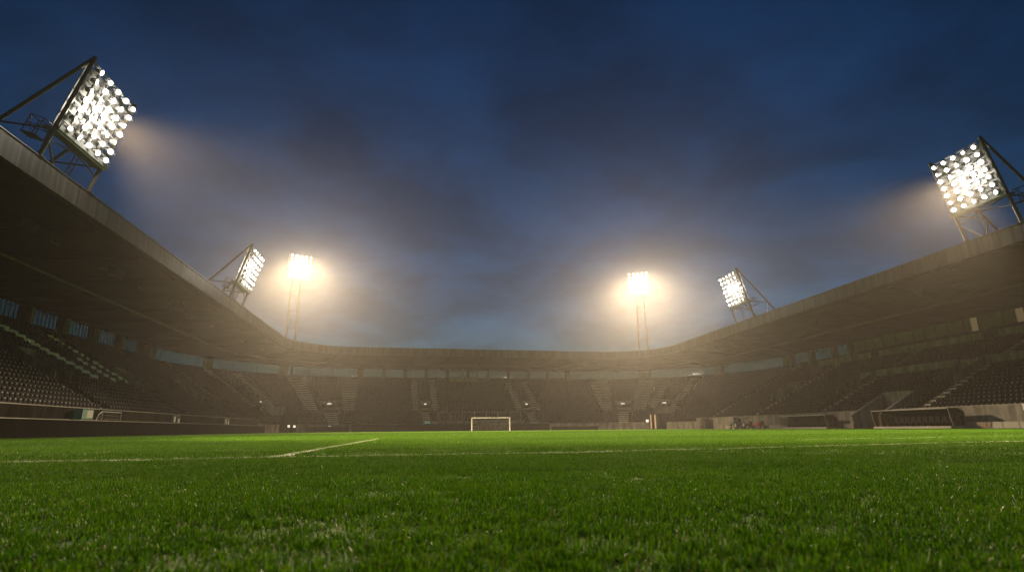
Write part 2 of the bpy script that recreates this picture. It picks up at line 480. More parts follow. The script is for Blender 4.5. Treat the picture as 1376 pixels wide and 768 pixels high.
# ------------------------------------------------------------------ stairs in the aisles
for (u0, u1, r0, r1) in AISLES:
    key = 'L' if u1 < U1 else ('R' if u0 > U4 else 'F'); st = stands[key][0]
    mb = MB()
    for i in range(r0, r1):
        if in_hole((u0 + u1) / 2, i): continue
        d, z = row_d(i), row_z(i)
        pbox(mb, u0, u1, d + .002, d + .38, z + .002, z + .06)
        pbox(mb, u0 + .003, u1 - .003, d + .38, d + .796, z + .004, z + .235)
    if mb.v: attach(mb.build('stairs', M['stair']), st)

# ------------------------------------------------------------------ corner vehicle tunnels
for (u0, u1) in PORTALS:
    st = stands['F'][0]; d1 = row_d(6); z1 = row_z(6)
    for x0, x1 in ((u0, u0 + .12), (u1 - .12, u1)):
        mb = MB(); mb.hexa([P(x0, D0 - .3, 0), P(x1, D0 - .3, 0), P(x1, d1, 0), P(x0, d1, 0), P(x0, D0 - .3, 2.2), P(x1, D0 - .3, 2.2), P(x1, d1, z1 + .6), P(x0, d1, z1 + .6)])
        pr = attach(mb.build('tunnel_wall', M['wall']), st)
    mb = MB(); pbox(mb, u0 - .1, u1 + .1, d1 - .4, d1 - .02, 3.35, z1 + .8)
    attach(mb.build('tunnel_lintel', M['concrete']), pr).matrix_parent_inverse = Matrix.Identity(4)
    mb = MB(); pbox(mb, u0 + .12, u1 - .12, d1 + 3, d1 + 3.1, 0, 3.3)
    attach(mb.build('tunnel_dark_back', M['dark']), pr).matrix_parent_inverse = Matrix.Identity(4)  # dark sheet standing for the shade deep in the tunnel
# players' tunnel block
u0, u1 = sorted(TUN)
zt = 3.75
for x0, x1 in ((u0, u0 + .35), (u1 - .35, u1)):
    mb = MB(); mb.hexa([P(x0, 1.4, 0), P(x1, 1.4, 0), P(x1, 6.3, 0), P(x0, 6.3, 0), P(x0, 1.4, 1.55), P(x1, 1.4, 1.55), P(x1, 6.3, zt + .55), P(x0, 6.3, zt + .55)])
    tw = attach(mb.build('tunnel_wall', M['concrete']), stR)
mb = MB(); pbox(mb, u0 + .35, u1 - .35, 5.9, 6.2, 2.5, zt + .5)
attach(mb.build('tunnel_lintel', M['concrete']), tw).matrix_parent_inverse = Matrix.Identity(4)
mb = MB(); pbox(mb, u0 + .36, u1 - .36, 8, 8.1, 0, 2.5)
attach(mb.build('tunnel_dark_back', M['dark']), tw).matrix_parent_inverse = Matrix.Identity(4)  # dark sheet closing off the tunnel opening

# ------------------------------------------------------------------ seats
def seat_mesh():
    mb = MB()                                       # folded tip-up seat: back shell, upright pan, bracket; faces -y
    w = .215
    mb.hexa([(-w, .02, .30), (w, .02, .30), (w, .06, .30), (-w, .06, .30), (-w * .92, .10, .80), (w * .92, .10, .80), (w * .92, .13, .80), (-w * .92, .13, .80)])
    mb.hexa([(-w * .9, -.10, .34), (w * .9, -.10, .34), (w * .9, -.01, .33), (-w * .9, -.01, .33), (-w * .9, -.06, .70), (w * .9, -.06, .70), (w * .9, .01, .71), (-w * .9, .01, .71)])
    mb.hexa([(-.04, .0, .0), (.04, .0, .0), (.04, .05, .0), (-.04, .05, .0), (-.04, .0, .31), (.04, .0, .31), (.04, .05, .31), (-.04, .05, .31)])
    mb.hexa([(-.05, -.098, .60), (.05, -.098, .60), (.05, -.08, .60), (-.05, -.08, .60), (-.05, -.088, .67), (.05, -.088, .67), (.05, -.07, .67), (-.05, -.07, .67)], 1)
    return mb
# camera (same numbers as below), used only to choose which seats are built one by one
F_PX, CX, CY, H_CAM = 750.0, 688.0, 384.0, 0.30
def cam_axes():
    VP, roll = (560.0, 577.3), R(.5)
    d = Vector(((VP[0] - CX) / F_PX, (VP[1] - CY) / F_PX, 1)).normalized()
    q = Vector(((VP[0] + 1000 - CX) / F_PX, (VP[1] - 1000 * math.tan(roll) - CY) / F_PX, 1))
    up = d.cross(q).normalized()
    if up.y > 0: up = -up
    x = d.cross(up)
    if x.x < 0: x = -x
    return x, d, up
AX, AY, AZ = cam_axes()
def proj(p):
    q = Vector((p[0], p[1], p[2] - H_CAM)); c = AX * q.x + AY * q.y + AZ * q.z
    return (c.x / c.z * F_PX + CX, c.y / c.z * F_PX + CY, c.z)
seats = []                                          # x, y, z, rot, row, u, dist, px, white
for i in range(NROW):
    d = row_d(i) + .45; z = row_z(i)
    us = np.linspace(0, TOT, 4001); pts = [P(u, d) for u in us]
    acc = np.concatenate([[0], np.cumsum([(pts[k + 1] - pts[k]).length for k in range(4000)])])
    for s in np.arange(.4 + random.uniform(0, .53), acc[-1] - .4, .53):
        u = float(np.interp(s, acc, us))
        if any(a - .28 < u < b + .28 and r0 <= i < r1 for a, b, r0, r1 in AISLES): continue
        if any(a - .35 < u < b + .35 and r0 - 1 <= i < r1 + 0 for a, b, r0, r1 in HOLES): continue
        if u > U4 and i >= 21: continue
        p, nn = frame(u); q = P(u, d, z)
        px, py, cz = proj(q)
        if u > U4 and any(abs(d - dd) < .75 and ua_ < u < ub_ for ua_, ub_, dd in ((uR(70.6), uR(57.6), 13.2), (uR(54.0), uR(42), 13.2))): continue
        wh = False
        if u < U1:
            yy = q.y; dd = d
            if 10.6 < dd < 20.2 and abs(yy - (64.3 - (dd - 10.8) * .24)) < .85: wh = True
            if 10.6 < dd < 20.8 and abs(yy - (71.9 - (dd - 10.8) * .08)) < .60 + .25 * (dd < 14): wh = True
            if 10.6 < dd < 15.2 and abs(yy - (68.4 - (dd - 10.8) * .12)) < .55: wh = True
        seats.append((q.x, q.y, q.z, math.atan2(nn.y, nn.x) - math.pi / 2, i, u, cz, px, wh, py))
sm = seat_mesh(); me_b = sm.mesh('black_seat', [M['blackseat'], M['plate']]); me_w = sm.mesh('white_seat', [M['whiteseat'], M['whiteseat']])
whites = [s for s in seats if s[8]]
blacks = [s for s in seats if not s[8]]
inview = [s for s in blacks if -6 < s[7] < 1382 and s[6] > 0 and s[5] < U1]
inview.sort(key=lambda s: s[6]); near = inview[:300]; nearset = set(id(s) for s in near)
ORD = ['front row', 'second row', 'third row', 'fourth row', 'fifth row', 'sixth row', 'seventh row', 'eighth row', 'ninth row', 'tenth row',
       'eleventh row', 'twelfth row', 'thirteenth row', 'fourteenth row', 'fifteenth row', 'sixteenth row', 'seventeenth row', 'eighteenth row', 'nineteenth row', 'twentieth row'] + ['top rows'] * 8
def put_seat(s, me, name):
    o = bpy.data.objects.new(name, me); COL.objects.link(o)
    o.location = s[:3]; o.rotation_euler = (0, 0, s[3] + random.uniform(-.03, .03))
    return o
for s in near:
    o = put_seat(s, me_b, 'stadium_seat')
    tag(o, 'black tip-up seat by the left edge of the photo, %s above the left barrier' % ORD[s[4]], 'seat',
        'black seats of the left stand, %s, by the left edge' % ORD[s[4]])
for s in whites:
    o = put_seat(s, me_w, 'white_seat')
    yy = s[1]; nm = 'nearest' if yy < 66 else ('middle' if yy < 69.9 else 'farthest')
    tag(o, 'white tip-up seat in the %s white stripe on the left stand, %s' % (nm, ORD[s[4]]), 'seat',
        '%s stripe of white seats, %s' % (nm, ORD[s[4]]))
rest = [s for s in blacks if id(s) not in nearset]
base_v = np.array(sm.v, dtype=np.float32); nv = len(base_v)
fl = [f for f in sm.f]; nf = len(fl)
A = np.array([[s[0], s[1], s[2], s[3]] for s in rest], dtype=np.float32)
A[:, 3] += rng.uniform(-.04, .04, len(A)); ca, sa = np.cos(A[:, 3]), np.sin(A[:, 3])
V = np.empty((len(A), nv, 3), dtype=np.float32)
V[:, :, 0] = base_v[None, :, 0] * ca[:, None] - base_v[None, :, 1] * sa[:, None] + A[:, 0:1]
V[:, :, 1] = base_v[None, :, 0] * sa[:, None] + base_v[None, :, 1] * ca[:, None] + A[:, 1:2]
V[:, :, 2] = base_v[None, :, 2] + A[:, 2:3]
def np_mesh(name, V, faces, mats, mi=None):
    me = bpy.data.meshes.new(name)
    me.vertices.add(len(V)); me.vertices.foreach_set('co', np.ascontiguousarray(V, dtype=np.float32).ravel())
    ls = np.array([len(f) for f in faces], dtype=np.int32) if not isinstance(faces, np.ndarray) else np.full(len(faces), faces.shape[1], dtype=np.int32)
    li = np.concatenate([np.asarray(f) for f in faces]).astype(np.int32) if not isinstance(faces, np.ndarray) else faces.ravel().astype(np.int32)
    me.loops.add(len(li)); me.loops.foreach_set('vertex_index', li)
    me.polygons.add(len(ls)); me.polygons.foreach_set('loop_start', np.concatenate([[0], np.cumsum(ls)[:-1]]).astype(np.int32))
    for m in mats: me.materials.append(m)
    if mi is not None: me.polygons.foreach_set('material_index', mi.astype(np.int32))
    me.update(calc_edges=True)
    return me
fq = np.array(fl, dtype=np.int32)
FQ = (fq[None] + (np.arange(len(A)) * nv)[:, None, None]).reshape(-1, 4)
o = bpy.data.objects.new('seat_rows', np_mesh('seat_rows', V.reshape(-1, 3), FQ, [M['blackseat'], M['plate']], np.tile(np.array(sm.m), len(A)))); COL.objects.link(o)
tag(o, 'rows of empty black seats covering the rest of the three stands', 'seating', kind='stuff')

# ------------------------------------------------------------------ floodlights
lamp_mb = MB(); lamp_mb.tube((0, .0, 0), (0, -.34, 0), .23, 14, .13)
lamp_mb.bar((-.36, -.05, 0), (.36, -.05, 0), .06)
lamp_me = lamp_mb.mesh('lamp', M['panel'])
lens_mb = MB(); lens_mb.tube((0, .012, 0), (0, .035, 0), .17, 16)
lens_me = lens_mb.mesh('lens', M['lens']); lens_dim = lens_mb.mesh('lens_dim', M['lensdim'])
def add_lamps(root, Mp, W, Hh, seed):
    """7 rows of 5 lamps on the panel plane; Mp maps panel x (across), y (face normal), z (up the panel)"""
    rr = random.Random(seed)
    for r_ in range(7):
        for c in range(5):
            x = -W / 2 + W * (c + .5) / 5; z = Hh * (r_ + .55) / 7
            o = bpy.data.objects.new('lamp', lamp_me); COL.objects.link(o); o.parent = root
            yaw = rr.uniform(-.55, .55); pit = rr.uniform(-.25, .12)
            o.matrix_local = Mp @ Matrix.Translation((x, .42, z)) @ Matrix.Rotation(yaw, 4, 'Z') @ Matrix.Rotation(pit, 4, 'X')
            l = bpy.data.objects.new('lens', lens_dim if rr.random() < .22 else lens_me); COL.objects.link(l); l.parent = o
            k = rr.uniform(.72, 1.12); l.scale = (k, 1, k)
def panel_matrix(p0, lean):
    """panel origin bottom centre, leaning forward by lean; local +y is the facing direction"""
    return Matrix.Translation(p0) @ Matrix.Rotation(-lean, 4, 'X')
def spot(name, loc, target, energy, size=64, blend=1.0, rad=1.3):
    l = bpy.data.lights.new(name, 'SPOT'); l.energy = energy; l.color = (1, .72, .41) if 'mast' not in name else (1, .74, .44)
    l.spot_size = R(size); l.spot_blend = blend; l.shadow_soft_size = rad
    o = bpy.data.objects.new(name, l); COL.objects.link(o); o.location = loc
    d = (Vector(target) - Vector(loc)).normalized()
    o.rotation_euler = d.to_track_quat('-Z', 'Y').to_euler()
    return o
STRAY = .008
def panel_lights(name, Mw, W, Hh, tgt, energy, cone, stray=False):
    c0 = Mw @ Vector((0, .8, Hh / 2))
    spot(name + '_beam', c0, tgt, energy, cone, .5, .9)
    if stray:                                       # spill from the lamp glasses on to their own frame
        l = bpy.data.lights.new(name + '_spill', 'POINT'); l.energy = energy * (STRAY if name != 'mast' else .0025); l.color = (1, .90, .74); l.shadow_soft_size = .5
        o = bpy.data.objects.new(name + '_spill', l); COL.objects.link(o); o.location = Mw @ Vector((0, 1.2, Hh / 2))
def panel_frame(W, Hh, Mp):
    mb = MB()
    for x in np.linspace(-W / 2, W / 2, 6): mb.box((x, -.06, Hh / 2), (.10, .12, Hh), Mp)
    for z in np.linspace(0, Hh, 8): mb.box((0, .045, z), (W, .09, .13), Mp)
    mb.box((0, -.35, Hh / 2), (W - .2, .05, Hh - .2), Mp)          # rear sheet behind the lamps
    return mb
E_ROOF, E_MAST = 300000.0, 1900000.0
def roof_flood(u, wid, lab, seed, tgt, sgn, energy, cone=64):
    p = P(u, .15, 16.56); _, nn = frame(u)
    face = Vector((-nn.x, -nn.y, 0)); rz = math.atan2(face.y, face.x) - math.pi / 2   # local +y faces the pitch
    root = empty('floodlight', p, rz); tag(root, lab, 'floodlight', 'floodlight pylons around the pitch')
    W, Hh = wid, 5.0; lean = R(15.5); z0 = 2.0 if sgn > 0 else 2.6
    y0 = math.tan(lean) * z0
    Mp = panel_matrix((0, y0, z0), lean)
    top = Mp @ Vector((0, 0, Hh + .35))
    for s in (-1, 1):
        mb = MB(); x = s * W / 2; mb.tube((x, 0, 0), (x, top.y, top.z), .14, 10)
        mb.box((x, 0, .03), (.5, .5, .06))
        mb.build('post', M['darksteel'], root)
        mb = MB(); yb = -4.6
        mb.tube((x, top.y, top.z), (x, yb, .02), .12, 10)
        mb.build('back_stay', M['darksteel'], root)
        mb = MB(); q = Vector((x, top.y, top.z)).lerp(Vector((x, yb, .02)), .70)
        mb.tube((x, y0 * .95, z0 * .95), q, .06, 8); mb.tube(q, (x, yb + 2.4, .02), .06, 8)
        mb.build('strut', M['darksteel'], root)
    mb = MB(); mb.tube((-W / 2, y0 * .6, z0 * .6), (W / 2, y0 * .95, z0 * .95), .05, 8); mb.tube((W / 2, y0 * .6, z0 * .6), (W / 2 - 1.5, 0, 0), .07, 8)
    mb.tube((-W / 2, y0 * .95, z0 * .95), (W / 2, y0 * .6, z0 * .6), .05, 8)
    mb.build('cross_brace', M['darksteel'], root)
    panel_frame(W, Hh, Mp).build('lamp_panel', M['panel'], root)
    mb = MB(); mb.box((0, -.15, -.12), (W + .3, .9, .18), Mp); mb.box((0, .33, .1), (W + .3, .06, .3), Mp)
    mb.build('catwalk', M['panel'], root)
    mb = MB(); cx = sgn * (W / 2 + .28); zc = -1.0
    for a in (-.4, .4):
        for b in (-.4, .4): mb.bar(Mp @ Vector((cx + a, -.7 + b, zc)), Mp @ Vector((cx + a, -.7 + b, zc + 1.15)), .045)
    for z in (zc, zc + .6, zc + 1.15):
        for a in (-.4, .4):
            mb.bar(Mp @ Vector((cx + a, -1.1, z)), Mp @ Vector((cx + a, -.3, z)), .04)
            mb.bar(Mp @ Vector((cx - .4, -.7 + a, z)), Mp @ Vector((cx + .4, -.7 + a, z)), .04)
    mb.bar(Mp @ Vector((cx - .4, -1.1, zc)), Mp @ Vector((cx + .4, -1.1, zc + 1.15)), .035)
    mb.box((cx, -.7, zc - .04), (.9, .9, .05), Mp)
    mb.build('access_cage', M['darksteel'], root)
    mb = MB()
    for a in (-.22, .22): mb.bar((-sgn * W * .18 + a, -.6, 0), (-sgn * W * .18 + a, y0 - .6, z0), .05)
    for k in range(6): mb.bar((-sgn * W * .18 - .22, -.6 + (y0) * k / 6, z0 * k / 6), (-sgn * W * .18 + .22, -.6 + y0 * k / 6, z0 * k / 6), .035)
    mb.build('ladder', M['darksteel'], root)
    add_lamps(root, Mp, W, Hh, seed)
    panel_lights('floodlight', Matrix.LocRotScale(p, Matrix.Rotation(rz, 3, 'Z'), None) @ Mp, W, Hh, tgt, energy, cone, True)
    return root
def mast_flood(loc, face, lab, seed, ztop, tgt, energy):
    f = Vector((face[0], face[1], 0)).normalized(); rz = math.atan2(f.y, f.x) - math.pi / 2
    root = empty('floodlight_mast', (loc[0], loc[1], 0), rz); tag(root, lab, 'floodlight', 'floodlight pylons around the pitch')
    W, Hh = 5.6, 6.0; lean = R(14); zb = ztop - Hh; top_y = 2.2
    Mp = panel_matrix((0, top_y, zb), lean)
    for s in (-1, 1):
        mb = MB(); mb.tube((s * 1.25, -1.2, 0), (s * .95, top_y - .75, zb + 3.5), .30, 12, .2); mb.build('pole', M['mastpole'], root)
    mb = MB()
    for k in range(1, 9):
        t = k / 9; mb.bar((-1.25 + .3 * t, -1.2 + (top_y + .45) * t, zb * t), (1.25 - .3 * t, -1.2 + (top_y + .45) * t, zb * t), .12)
    mb.build('pole_brace', M['mastpole'], root)
    panel_frame(W, Hh, Mp).build('lamp_panel', M['panel'], root)
    mb = MB(); mb.box((0, -.2, -.12), (W + .3, 1.0, .18), Mp); mb.build('catwalk', M['panel'], root)
    add_lamps(root, Mp, W, Hh, seed)
    panel_lights('mast', Matrix.LocRotScale((loc[0], loc[1], 0), Matrix.Rotation(rz, 3, 'Z'), None) @ Mp, W, Hh, tgt, energy, 74, True)
    return root
roof_flood(uL(37.8), 5.4, 'large floodlight panel on the left stand roof, nearest the camera', 1, (4, 28, 0), 1, E_ROOF * 1.3, 52)
roof_flood(uL(75.6), 5.4, 'smaller looking floodlight panel on the left stand roof, next to the hazy corner mast', 2, (0, 84, 0), 1, E_ROOF * 1.6, 66)
roof_flood(uR(38.6), 5.0, 'large floodlight panel at the right edge of the photo on the right stand roof', 3, (23, 29, 0), -1, E_ROOF * .95, 50)
roof_flood(uR(79.2), 5.2, 'smaller looking floodlight panel on the right stand roof, next to the hazy corner mast', 4, (27, 84, 0), -1, E_ROOF * 1.6, 66)
mast_flood((-31.0, 141), (34, -66), 'tall glowing floodlight mast behind the far left corner of the ground', 5, 42.4, (-16, 98, 0), E_MAST * .9)
mast_flood((59.2, 141), (-34, -66), 'tall glowing floodlight mast behind the far right corner of the ground', 6, 41.2, (43.5, 98, 0), E_MAST * 1.05)

# ------------------------------------------------------------------ goal
g = empty('football_goal', (13.95, 109, 0)); tag(g, 'white football goal with net in front of the far stand', 'goal')
for s in (-1, 1):
    mb = MB(); mb.tube((s * 3.66, 0, 0), (s * 3.66, 0, 2.44), .085, 12); mb.build('post', M['whitepaint'], g)
    mb = MB(); mb.tube((s * 3.66, .1, 2.4), (s * 3.66, 1.1, 2.3), .03, 6); mb.tube((s * 3.66, 1.1, 2.3), (s * 3.66, 2.1, 0), .03, 6); mb.build('net_support', M['steel'], g)
mb = MB(); mb.tube((-3.745, 0, 2.44), (3.745, 0, 2.44), .085, 12); mb.build('crossbar', M['whitepaint'], g)
mb = MB(); t = .012
for x in np.arange(-3.6, 3.61, .36):
    mb.bar((x, .06, 2.42), (x, 1.1, 2.3), t); mb.bar((x, 1.1, 2.3), (x, 2.1, .02), t)
for k in range(1, 12):
    q = k / 11; mb.bar((-3.62, 1.1 + q, 2.3 - 2.28 * q), (3.62, 1.1 + q, 2.3 - 2.28 * q), t)
for s in (-1, 1):
    for k in range(1, 7): mb.bar((s * 3.62, .1, 2.4 - .36 * k), (s * 3.62, 1.1 + (.1 + .36 * k) / 2.3 * .95, 2.4 - .36 * k), t)
mb.build('net', M['railpaint'], g)

# ------------------------------------------------------------------ boards, fences, dugouts and the rest of the pitch side
def board(name, lab, a, b, d, h, m, rail='railpaint', cat='hoarding', grp=None):
    e = empty(name, P((a + b) / 2, d)); tag(e, lab, cat, grp)
    mb = MB(); sweep(mb, a, b, rect(d, d + .08, .02, h)); attach(mb.build('board', M[m]), e)
    mb = MB(); sweep(mb, a, b, rect(d - .02, d + .10, h + .003, h + .045)); attach(mb.build('top_rail', M[rail]), e)
    mb = MB()
    for u in urange(a + .2, b - .2, 3.0): pbox(mb, u - .04, u + .04, d + .085, d + .4, .01, .06); pbox(mb, u - .04, u + .04, d + .085, d + .13, .062, h - .05)
    attach(mb.build('support', M['darksteel']), e)
    return e
board('perimeter_board', 'long black perimeter hoarding with a pale top edge along the left stand', uL(14.2), uL(103), 1.6, 1.2, 'black')
board('perimeter_board', 'dark hoarding curving past the tunnel in the far left corner', U1 + 10.4, U2 - .5, .9, 1.1, 'black', 'darksteel')
board('perimeter_board', 'long dark hoarding behind the far goal, left and middle', U2, uF(27.0), -1.2, 1.35, 'black', 'darksteel')
board('perimeter_board', 'lower dark hoarding to the right of the far goal', uF(27.3), uF(37.5), -1.2, .75, 'black', 'darksteel')
# steel mesh fence above the far wall
e = empty('mesh_fence', (13, FY(13) + D0 - .15, 0)); tag(e, 'steel mesh fence on the far wall just behind the goal', 'fence')
mb = MB(); a, b = uF(4.4), uF(21.8)
for u in np.linspace(a, b, 8): pbox(mb, u - .05, u + .05, D0 - .2, D0 - .1, 1.52, 3.85)
attach(mb.build('post', M['railpaint']), e)
mb = MB(); sweep(mb, a, b, rect(D0 - .18, D0 - .12, 3.855, 3.92)); sweep(mb, a, b, rect(D0 - .18, D0 - .12, 2.02, 2.08))
attach(mb.build('top_rail', M['railpaint']), e)
mb = MB()
for u in np.arange(a + .1, b, .22): pbox(mb, u - .008, u + .008, D0 - .156, D0 - .144, 2.09, 3.85)
for z in np.arange(2.3, 3.8, .25): sweep(mb, a, b, rect(D0 - .142, D0 - .13, z, z + .014))
attach(mb.build('mesh_panel', M['steel']), e)
e2 = empty('barrier_wall', (13, FY(13) + D0 - .6, 0))
mb = MB(); sweep(mb, uF(3.0), uF(22.5), rect(D0 - .62, D0 - .32, 0, 2.0)); attach(mb.build('wall_face', M['concrete']), e2)
mb = MB(); sweep(mb, uF(3.0), uF(22.5), rect(D0 - .66, D0 - .30, 2.003, 2.06)); attach(mb.build('coping', M['grey']), e2)
tag(e2, 'low pale concrete wall behind the far goal, under the mesh fence', 'wall')

def dugout(y0, y1, h, lab, nseat):
    ln = y1 - y0; yc = (y0 + y1) / 2; xw = RX(yc) + 1.95
    e = empty('dugout', (xw - 1.0, yc, 0)); tag(e, lab, 'dugout', 'team dugouts on the right')
    mb = MB()
    mb.box((.0, 0, .13), (1.7, ln, .22)); mb.build('base', M['grey'], e)
    prof = [(.85, .25), (.85, h - .35), (.2, h), (-.85, h - .02)]
    for k, y in enumerate((-ln / 2, ln / 2)):
        mb = MB()
        for p, q in zip(prof[:-1], prof[1:]): mb.tube((p[0], y, p[1]), (q[0], y, q[1]), .045, 8)
        mb.tube((-.85, y, h - .02), (-.55, y, .25), .045, 8)
        mb.build('end_frame', M['railpaint'], e)
        mb = MB(); s = .008
        mb.hexa([(.82, y - s, .3), (.82, y + s, .3), (-.5, y + s, .3), (-.5, y - s, .3), (.82, y - s, h - .4), (.82, y + s, h - .4), (-.8, y + s, h - .08), (-.8, y - s, h - .08)])
        mb.build('side_pane', M['glass'], e)
    mb = MB(); mb.tube((-.85, -ln / 2, h - .02), (-.85, ln / 2, h - .02), .06, 8); mb.build('front_bar', M['railpaint'], e)
    mb = MB(); mb.hexa([(-.8, -ln / 2 + .06, h - .06), (.2, -ln / 2 + .06, h - .03), (.2, ln / 2 - .06, h - .03), (-.8, ln / 2 - .06, h - .06),
                        (-.8, -ln / 2 + .06, h - .02), (.2, -ln / 2 + .06, h + .01), (.2, ln / 2 - .06, h + .01), (-.8, ln / 2 - .06, h - .02)])
    mb.build('canopy', M['boxglass'], e)
    mb = MB(); mb.hexa([(.2, -ln / 2 + .06, h - .03), (.84, -ln / 2 + .06, h - .4), (.84, ln / 2 - .06, h - .4), (.2, ln / 2 - .06, h - .03),
                        (.2, -ln / 2 + .06, h + .0), (.86, -ln / 2 + .06, h - .36), (.86, ln / 2 - .06, h - .36), (.2, ln / 2 - .06, h + .0)])
    mb.box((.85, 0, h / 2 - .05), (.03, ln - .12, h - .66)); mb.build('back_panel', M['dark'], e)
    for k in range(nseat):
        y = -ln / 2 + ln * (k + .5) / nseat
        mb = MB(); mb.box((.25, y, .62), (.5, .5, .12)); mb.box((.52, y, .98), (.12, .5, .66)); mb.box((.55, y, 1.36), (.10, .32, .14)); mb.box((.3, y, .40), (.3, .08, .31))
        mb.build('bench_seat', M['dark'], e)
    return e
dugout(64.0, 73.2, 1.72, 'farther dugout with a glazed canopy, left of the concrete tunnel', 14)
dugout(46.6, 55.9, 1.90, 'nearer dugout with white front bar, right of the concrete tunnel', 13)

def panel_board(y0, y1, h, lab, grp):
    yc = (y0 + y1) / 2; e = empty('advertising_panel', (RX(yc) + 2.35, yc, 0), math.atan(-.031)); tag(e, lab, 'hoarding', grp)
    mb = MB(); mb.box((0, 0, h / 2 + .02), (.06, y1 - y0 - .06, h)); mb.build('board', M['grey'], e)
    mb = MB(); mb.box((.08, 0, h * .5), (.08, .06, h)); mb.build('support', M['darksteel'], e)
for k in range(6): panel_board(47.6 - 1.5 * (k + 1) + .3, 47.6 - 1.5 * k + .3, .56, 'low pale board against the concrete wall right of the nearer dugout', 'low pale boards right of the nearer dugout')
for k in range(7): panel_board(74.6 + 2.6 * k, 77.2 + 2.6 * k, .55, 'low pale board against the wall behind the parked tractor and mowers', 'low pale boards behind the tractor')
panel_board(61.9, 63.6, .55, 'low pale board between the farther dugout and the concrete tunnel', None)

# sign on the right wall
e = empty('wall_sign', (RX(41.3) + 2.78, 41.3, 0)); tag(e, 'small blank white sign on the concrete wall at the right edge', 'sign')
mb = MB(); mb.box((.02, 0, 1.80), (.04, .75, .56)); mb.build('board', M['whitepaint'], e)
mb = MB(); mb.box((-.006, 0, 1.80), (.01, .80, .03)); mb.box((-.006, 0, 1.80), (.011, .03, .58)); mb.build('frame', M['grey'], e)

# left pitch side: green tarpaulin crate, training goal, tubular barriers
def train_goal(y):
    e = empty('training_goal', (LX(y) - 2.1, y, 0), 0.0); tag(e, 'small training goal on its frame between the black hoarding and the left stand', 'goal')
    mb = MB()
    for s in (-1, 1):
        mb.tube((.2, s * 1.5, 0), (.2, s * 1.5, 1.95), .05, 8); mb.tube((.2, s * 1.5, 1.95), (-.42, s * 1.5, 0.02), .035, 8)
    mb.tube((.2, -1.5, 1.95), (.2, 1.5, 1.95), .05, 8); mb.build('frame', M['railpaint'], e)
    mb = MB()
    for k in range(1, 10): t = -1.5 + .3 * k; mb.bar((.2, t, 1.95), (-.42, t, .02), .012)
    for k in range(1, 7): q = k / 7; mb.bar((.2 - .62 * q, -1.5, 1.95 - 1.93 * q), (.2 - .62 * q, 1.5, 1.95 - 1.93 * q), .012)
    mb.build('net', M['grey'], e)
train_goal(52.6)
e = empty('equipment_trolley', (LX(48.6) - 2.0, 48.6, 0)); tag(e, 'green and white equipment trolley with a tarpaulin behind the left hoarding', 'trolley')
mb = MB(); mb.box((0, 0, 1.68), (.6, 1.5, .72)); mb.hexa([(-.3, -.9, .55), (.3, -.9, .55), (.3, -.5, .55), (-.3, -.5, .55), (-.3, -.72, 1.3), (.3, -.72, 1.3), (.3, -.5, 1.3), (-.3, -.5, 1.3)]); mb.build('tarpaulin', M['green'], e)
mb = MB(); mb.box((.305, .25, 1.70), (.012, .8, .55)); mb.build('white_cover', M['grey'], e)
mb = MB()
for y in (-.7, .7):
    mb.tube((-.25, y, .3), (-.25, y, 1.32), .035, 8); mb.tube((.25, y, .3), (.25, y, 1.32), .035, 8)
mb.bar((-.25, -.7, .35), (-.25, .7, .35), .06); mb.bar((.25, -.7, .35), (.25, .7, .35), .06); mb.build('frame', M['steel'], e)
for x in (-.25, .25):
    for y in (-.6, .6):
        mb = MB(); mb.tube((x - .04, y, .16), (x + .04, y, .16), .16, 12); mb.build('wheel', M['rubber'], e)
mb = MB(); mb.tube((.1, .8, .75), (.1, 1.6, 1.2), .04, 8); mb.tube((.1, 1.6, 1.2), (.1, 1.9, 1.7), .04, 8); mb.tube((.1, 1.9, 1.7), (.1, 2.3, 1.95), .04, 8); mb.build('handle', M['railpaint'], e)
for y, lab in ((67.0, 'pale tubular barrier with a sign plate behind the left hoarding, nearer one'), (84.5, 'pale tubular barrier with a sign plate behind the left hoarding, farther one')):
    e = empty('tubular_barrier', (LX(y) - 2.2, y, 0)); tag(e, lab, 'barrier')
    mb = MB()
    for s in (-.85, -.3, .3, .85): mb.tube((0, s, .0), (0, s, 2.05), .045, 8)
    for z in (.6, 1.25, 2.0): mb.tube((0, -.85, z), (0, .85, z), .035, 8)
    for s in (-.85, .85): mb.box((0, s, .02), (.5, .1, .04))
    mb.build('frame', M['railpaint'], e)
    for yy, zz in ((-.55, 1.62), (.55, 1.45)):
        mb = MB(); mb.box((.06, yy, zz), (.02, .42, .55)); mb.build('plate', M['whitepaint'], e)

# tractor and mowers by the right wall
def wheel(e, x, y, r, w, hub):
    mb = MB(); mb.tube((x - w / 2, y, r), (x + w / 2, y, r), r, 18); wv = mb.build('wheel', M['rubber'], e)
    mb = MB(); mb.tube((x - w / 2 - .012, y, r), (x + w / 2 + .012, y, r), r * .5, 14); mb.build('rim', M[hub], wv)
ty = 86.8; e = empty('tractor', (RX(ty) + 1.3, ty, 0)); tag(e, 'dark blue tractor with a cab parked against the right wall', 'tractor')
mb = MB(); mb.box((0, .95, .85), (.7, 1.5, .55)); mb.hexa([(-.33, .3, 1.13), (.33, .3, 1.13), (.28, 1.66, 1.13), (-.28, 1.66, 1.13), (-.30, .3, 1.25), (.30, .3, 1.25), (.22, 1.6, 1.18), (-.22, 1.6, 1.18)]); mb.box((0, -.4, .72), (.5, 1.3, .4)); mb.build('body', M['tractor'], e)
mb = MB()
for x in (-.5, .5):
    for y in (-.85, .25): mb.bar((x, y, .95), (x * .92, y * .92, 1.98), .07)
mb.box((0, -.28, 2.02), (1.12, 1.3, .09)); mb.box((0, -.5, 1.05), (.95, .6, .2)); mb.build('cab', M['tractor'], e)
